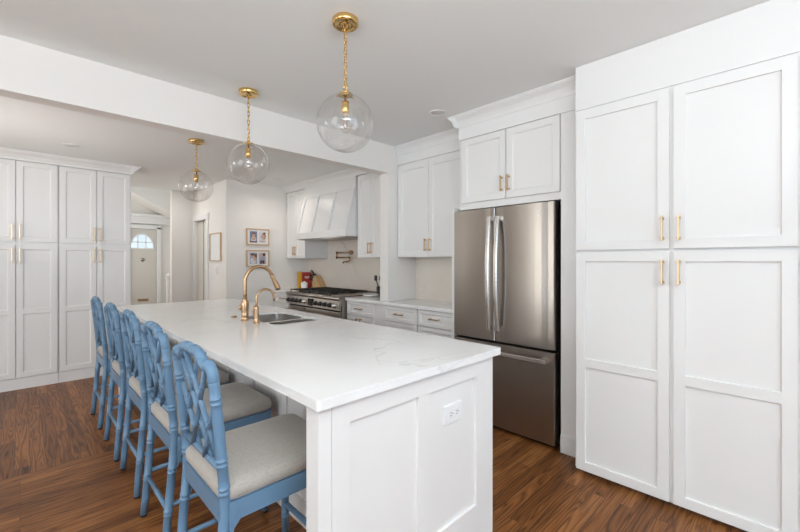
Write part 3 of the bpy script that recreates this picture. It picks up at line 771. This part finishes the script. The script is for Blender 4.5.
# main faucet
t = thing('kitchen_faucet', 'tall champagne bronze gooseneck faucet with pull-down spray head on the island', 'faucet', (1.176, 2.822, .915))
B().lathe([(.030, 0), (.030, .004), (.024, .008), (.024, .035), (.0255, .037), (.0255, .040), (.024, .042), (.026, .07), (.028, .10), (.026, .135), (.0165, .155), (.0155, .16), (0, .16)], 28).make('base', 'bronze', t)
R = .108
pts = [(0, 0, .15), (0, 0, .20), (0, 0, .28)]+arc((R, 0, .285), R, PI, .12*PI, 20, 'xz'); e = Vector(pts[-1]); dv = (Vector(pts[-1])-Vector(pts[-2])).normalized()
B().tube(pts, .0135, 16).make('neck', 'bronze', t)
B().tube([(0, 0, .216), (0, 0, .2165), (0, 0, .2215), (0, 0, .222)], [.0135, .0155, .0155, .0135], 18).make('ring', 'bronze', t)
B().tube([e-dv*.004, e+dv*.005, e+dv*.03, e+dv*.095, e+dv*.105, e+dv*.122, e+dv*.124], [.0145, .0155, .016, .0215, .022, .0215, .015], 20).make('spray_head', 'bronze', t)
bb = B().tube([(0, .018, .09), (0, .05, .09)], .011, 14); bb.lathe([(.012, .045), (.022, .05), (.024, .062), (.020, .075), (0, .077)], 22, 0, (0, 0, .09), 'y'); bb.tube([(0, .062, .09), (.02, .085, .15)], [.005, .004], 10)
bb.make('handle', 'bronze', t)
# filtered water faucet
t = thing('filter_faucet', 'small champagne bronze gooseneck water faucet in front of the taller one', 'faucet', (1.177, 2.632, .915))
B().lathe([(.024, 0), (.024, .004), (.018, .009), (.0165, .04), (.015, .10), (.016, .118), (.010, .122), (0, .122)], 24).make('base', 'bronze', t)
R = .064
B().tube([(0, 0, .115), (0, 0, .15)]+arc((R, 0, .172), R, PI, 0, 16, 'xz')+[(2*R+.002, 0, .150)], .0082, 14).make('neck', 'bronze', t)
bb = B().tube([(0, .01, .078), (0, .045, .078)], .007, 12); bb.tube([(0, .045, .045), (0, .045, .055), (0, .045, .105), (0, .045, .118)], [.005, .008, .007, .004], 12); bb.make('handle', 'bronze', t)
tag(B().lathe([(.022, 0), (.022, .005), (.018, .011), (0, .013)], 24, 0, (1.183, 3.045, .9152)).make('air_switch', 'bronze'), 'small round bronze push button on the island behind the faucet', 'button')

# ------------------------------------------------------------------ bar stools
def bamboo(bb, pts, r, nodes, n=14, flare=1.0):
    """tube along pts with double raised node rings at the fractional lengths given"""
    pts = [Vector(p) for p in pts]; ds = [0]
    for a, c in zip(pts, pts[1:]): ds.append(ds[-1]+(c-a).length)
    T = ds[-1]; samp = [(d, 1.0) for d in ds]
    for f in nodes:
        c = f*T
        for off in (-.0085, .0085):
            for k, q in ((-.004, 1.0), (-.002, 1.11), (0, 1.15), (.002, 1.11), (.004, 1.0)): samp.append((c+off+k, q))
    samp = sorted((min(max(d, 0), T), q) for d, q in samp)
    P_, R_ = [], []; last = -1
    for d, q in samp:
        if d-last < 1e-5: continue
        last = d; i = 0
        while i < len(ds)-2 and d > ds[i+1]: i += 1
        u = (d-ds[i])/max(ds[i+1]-ds[i], 1e-9); P_.append(pts[i].lerp(pts[i+1], u)); R_.append(r*q)
    return bb.tube(P_, R_, n)
def smooth_path(ctrl, k=6):
    out = []; c = [Vector(p) for p in ctrl]
    for i in range(len(c)-1):
        p0, p1, p2, p3 = c[max(i-1, 0)], c[i], c[i+1], c[min(i+2, len(c)-1)]
        for j in range(k):
            u = j/k; out.append(.5*((2*p1)+(p2-p0)*u+(2*p0-5*p1+4*p2-p3)*u*u+(3*p1-p0-3*p2+p3)*u**3))
    out.append(c[-1]); return out
def rear_x(z):   # rake of the rear posts
    return -.235+.042*min(z, .53)/.53 if z < .53 else -.193-.046*((z-.53)/.50)**1.2
def make_stool(label):
    t = thing('bar_stool', label, 'stool', (0, 0, 0), 0, 'blue bar stools along the island')
    hw = .203; r = .0175
    for s in (1, -1):
        zs = [.012, .10, .2, .3, .4, .5, .56, .62, .7, .78, .86, .94, .965]
        pts = [(rear_x(z), s*(hw+(.008 if z < .1 else 0)), z) for z in zs]
        p = bamboo(B(), pts, r, (.20, .40, .60, .70, .92), 16).make('rear_post', 'blue', t)
        B().cyl(.014, 0, .013, (rear_x(0), s*(hw+.008), 0), n=16).make('foot_glide', 'rubber', p)
        pf_ = [(.242, s*.205, .012), (.240, s*.205, .25), (.236, s*.205, .50)]
        p = bamboo(B(), pf_, r, (.22, .48, .78), 16).make('front_leg', 'blue', t)
        B().cyl(.014, 0, .013, (.242, s*.205, 0), n=16).make('foot_glide', 'rubber', p)
    # crest rail: shoulders, notches and raised centre
    ctrl = [(-hw, .955), (-hw+.001, .980), (-hw+.014, .997), (-hw+.035, 1.001), (-.140, .993), (-.120, .997), (-.102, 1.016), (-.084, 1.029), (-.035, 1.032), (.035, 1.032), (.084, 1.029), (.102, 1.016), (.120, .997), (.140, .993), (hw-.035, 1.001), (hw-.014, .997), (hw-.001, .980), (hw, .955)]
    path = smooth_path([(rear_x(z), y, z) for y, z in ctrl], 5)
    bamboo(B(), path, .0180, (.135, .29, .42, .58, .71, .865), 16).make('crest_rail', 'blue', t)
    def bx_(z): return rear_x(z)
    zr = .648
    bamboo(B(), [(bx_(zr), -hw, zr), (bx_(zr), hw, zr)], .0105, (.3, .7), 12).make('back_rail', 'blue', t)
    for s in (1, -1):
        for (ya, za, yb, zb, dx) in ((.155, .992, -.085, zr, .006), (.058, 1.026, -hw+.01, .685, -.006), (hw-.012, .862, .045, zr, .006)):
            a = Vector((bx_(za)+dx*s, s*ya, za)); c = Vector((bx_(zb)+dx*s, s*yb, zb)); mid = Vector((bx_((za+zb)/2)+dx*s, s*(ya+yb)/2, (za+zb)/2))
            bamboo(B(), [a, c], .0092, (.25, .7), 12).make('lattice_rod', 'blue', t)
    # seat frame: rails with rounded corners and small brackets
    bb = B(); z0, z1 = .478, .543
    out = rrect(-.21, .285, -.222, .222, .045, 6); inn = rrect(-.185, .26, -.197, .197, .03, 6)
    tm = bmesh.new(); A = []
    for loop in (out, inn):
        A.append([tm.verts.new((x, y, z0)) for x, y in loop]); A.append([tm.verts.new((x, y, z1)) for x, y in loop])
    k = len(out)
    for i in range(k):
        j = (i+1) % k
        tm.faces.new((A[0][i], A[0][j], A[1][j], A[1][i])); tm.faces.new((A[2][j], A[2][i], A[3][i], A[3][j]))
        tm.faces.new((A[1][i], A[1][j], A[3][j], A[3][i])); tm.faces.new((A[0][j], A[0][i], A[2][i], A[2][j]))
    bb._join(tm)
    for s in (1, -1):
        ya, yb = s*.217, s*.190
        for xa, sg in ((-.185, 1), (.222, -1)):
            bb.prism([(xa, .482), (xa+sg*.045, .482), (xa+sg*.018, .452), (xa, .40)], 'y', min(ya, yb), max(ya, yb))
    bb.make('seat_frame', 'blue', t)
    # cushion: rounded pillow with a crown
    tm = bmesh.new(); rings = []
    for ins, z in ((.008, .5435), (.0, .553), (-.002, .570), (.0, .588), (.010, .601), (.03, .611), (.07, .618), (.13, .622), (.19, .623)):
        rr_ = max(.05-ins*.2, .012); x0, x1, y0, y1 = -.207+ins, .287-ins, -.220+ins, .220-ins
        if y1-y0 < 2*rr_: rr_ = (y1-y0)/2*.9
        rings.append([tm.verts.new((x, y, z)) for x, y in rrect(x0, x1, y0, y1, rr_, 6)])
    for a, c in zip(rings, rings[1:]):
        k = len(a)
        for i in range(k): f = tm.faces.new((a[i], a[(i+1) % k], c[(i+1) % k], c[i])); f.smooth = True
    tm.faces.new(rings[0][::-1]); f = tm.faces.new(rings[-1]); f.smooth = True
    bb = B(); bb._join(tm); c_ = bb.make('seat_cushion', 'fabric', t); c_['label'] = 'oatmeal linen seat cushion'
    # stretchers
    for s in (1, -1):
        bamboo(B(), [(rear_x(.235), s*.204, .235), (.241, s*.205, .235)], .0105, (.3, .34, .7), 12).make('stretcher', 'blue', t)
    bamboo(B(), [(rear_x(.21), -.204, .21), (rear_x(.21), .204, .21)], .0105, (.5,), 12).make('stretcher', 'blue', t)
    bamboo(B(), [(.241, -.205, .17), (.241, .205, .17)], .0125, (.5,), 12).make('foot_rail', 'blue', t)
    return t
ys = [1.540, 2.207, 2.838, 3.420, 4.120]
labs = ['blue faux bamboo bar stool nearest the viewer at the near end of the island', 'second blue bar stool from the near end of the island, behind the nearest one',
        'middle blue bar stool of the five along the island', 'fourth blue bar stool from the near end of the island, next to the farthest one', 'farthest blue bar stool, standing nearest the white pantry wall']
st = make_stool(labs[0]); st.location = (.684, ys[0], 0)
for y, l, dx in zip(ys[1:], labs[1:], (.002, .010, .0, -.006)): dup(st, (.700+dx, y, 0), l)

# ------------------------------------------------------------------ pendants
def make_pendant(zc, zg, label):
    """zc ceiling height, zg globe centre; origin on the ceiling"""
    t = thing('pendant_light', label, 'pendant light', (0, 0, zc), 0, 'glass globe pendants over the island')
    g = zg-zc; r = .147
    B().lathe([(.066, -.0005), (.067, -.004), (.067, -.024), (.062, -.029), (.050, -.030), (.048, -.026), (.012, -.026), (.011, -.04), (0, -.042)], 36).make('canopy', 'gold', t)
    top = g+r*.985
    zl = top+.062; bb = B(); n = max(3, round((-.045-zl)/.030)); step = (-.040-zl)/n
    for i in range(n+1):
        z = -.038-i*step; hh = step*.5+.007; pts = []
        for a in range(16):
            u, v = .0085*math.cos(a*PI/8), hh*math.sin(a*PI/8); pts.append((u, 0, z+v) if i % 2 == 0 else (0, u, z+v))
        bb.tube(pts, .0024, 6, True)
    bb.make('chain', 'gold', t)
    bb = B(); bb.tube([(0, .016*math.cos(a*PI/10), top+.040+.016*math.sin(a*PI/10)) for a in range(20)], .004, 8, True)
    bb.lathe([(.008, top+.024), (.014, top+.018), (.016, top+.008), (.038, top+.006), (.038, top-.001), (.0, top-.002)], 30)
    for a in (0, 2*PI/3, 4*PI/3):
        bb.tube([(.034*math.cos(a), .034*math.sin(a), top), (.046*math.cos(a), .046*math.sin(a), top+.002)], .003, 8); bb.lathe([(0, -.005), (.005, -.0035), (.005, .0035), (0, .005)], 10, 0, (.047*math.cos(a), .047*math.sin(a), top+.002))
    bb.make('collar', 'gold', t)
    a0 = math.asin(.032/r)
    prof = [(r*math.sin(a0+(PI-a0)*i/36), g+r*math.cos(a0+(PI-a0)*i/36)) for i in range(37)]; prof[-1] = (0, g-r)
    gl_ = B().lathe([(.032, top+.012)]+prof, 48, cap=False).make('globe', 'glass', t)
    inner = [(x*.972, g+(z-g)*.972) for x, z in prof]
    B().lathe([(.006, top), (.006, top-.03), (.019, top-.034), (.020, top-.085), (.0175, top-.088), (.0175, top-.100), (0, top-.100)], 24).make('socket', 'gold', t)
    B().lathe([(.010, top-.099), (.013, top-.112), (.024, top-.135), (.029, top-.158), (.024, top-.18), (.012, top-.190), (0, top-.192)], 24).make('bulb', 'glass', t)
    B().tube([(-.008, 0, top-.11), (-.010, 0, top-.165), (0, 0, top-.172), (.010, 0, top-.165), (.008, 0, top-.11)], .0012, 6).make('filament', 'bronze', t)
    return t
p = make_pendant(CZ, 2.060, 'clear glass globe pendant with brass chain, nearest of the three over the island'); p.location = (1.2, 1.628, CZ)
p2 = dup(p, (1.195, 2.807, CZ), 'clear glass globe pendant with brass chain, middle of the three over the island')
p3 = make_pendant(CK, 2.060, 'clear glass globe pendant hanging beyond the beam, farthest of the three'); p3.location = (1.2, 4.00, CK)

# ------------------------------------------------------------------ recessed lights
for (x, y, z, l) in ((2.50, 2.105, CZ, 'round recessed ceiling light near the cabinet above the refrigerator'), (.36, 5.05, CK, 'round recessed ceiling light in front of the left pantry cabinets'), (2.56, 5.08, CK, 'round recessed ceiling light in front of the range hood and picture wall')):
    t = thing('recessed_light', l, 'ceiling light', (x, y, z))
    B().lathe([(.052, -.002), (.056, -.008), (.066, -.006), (.070, -.0005), (.052, -.0005)], 36, cap=False).make('trim_ring', 'trim', t)
    B().lathe([(.0, -.003), (.053, -.003), (.053, -.0008), (0, -.0008)], 32, cap=False).make('lens', 'lens', t)
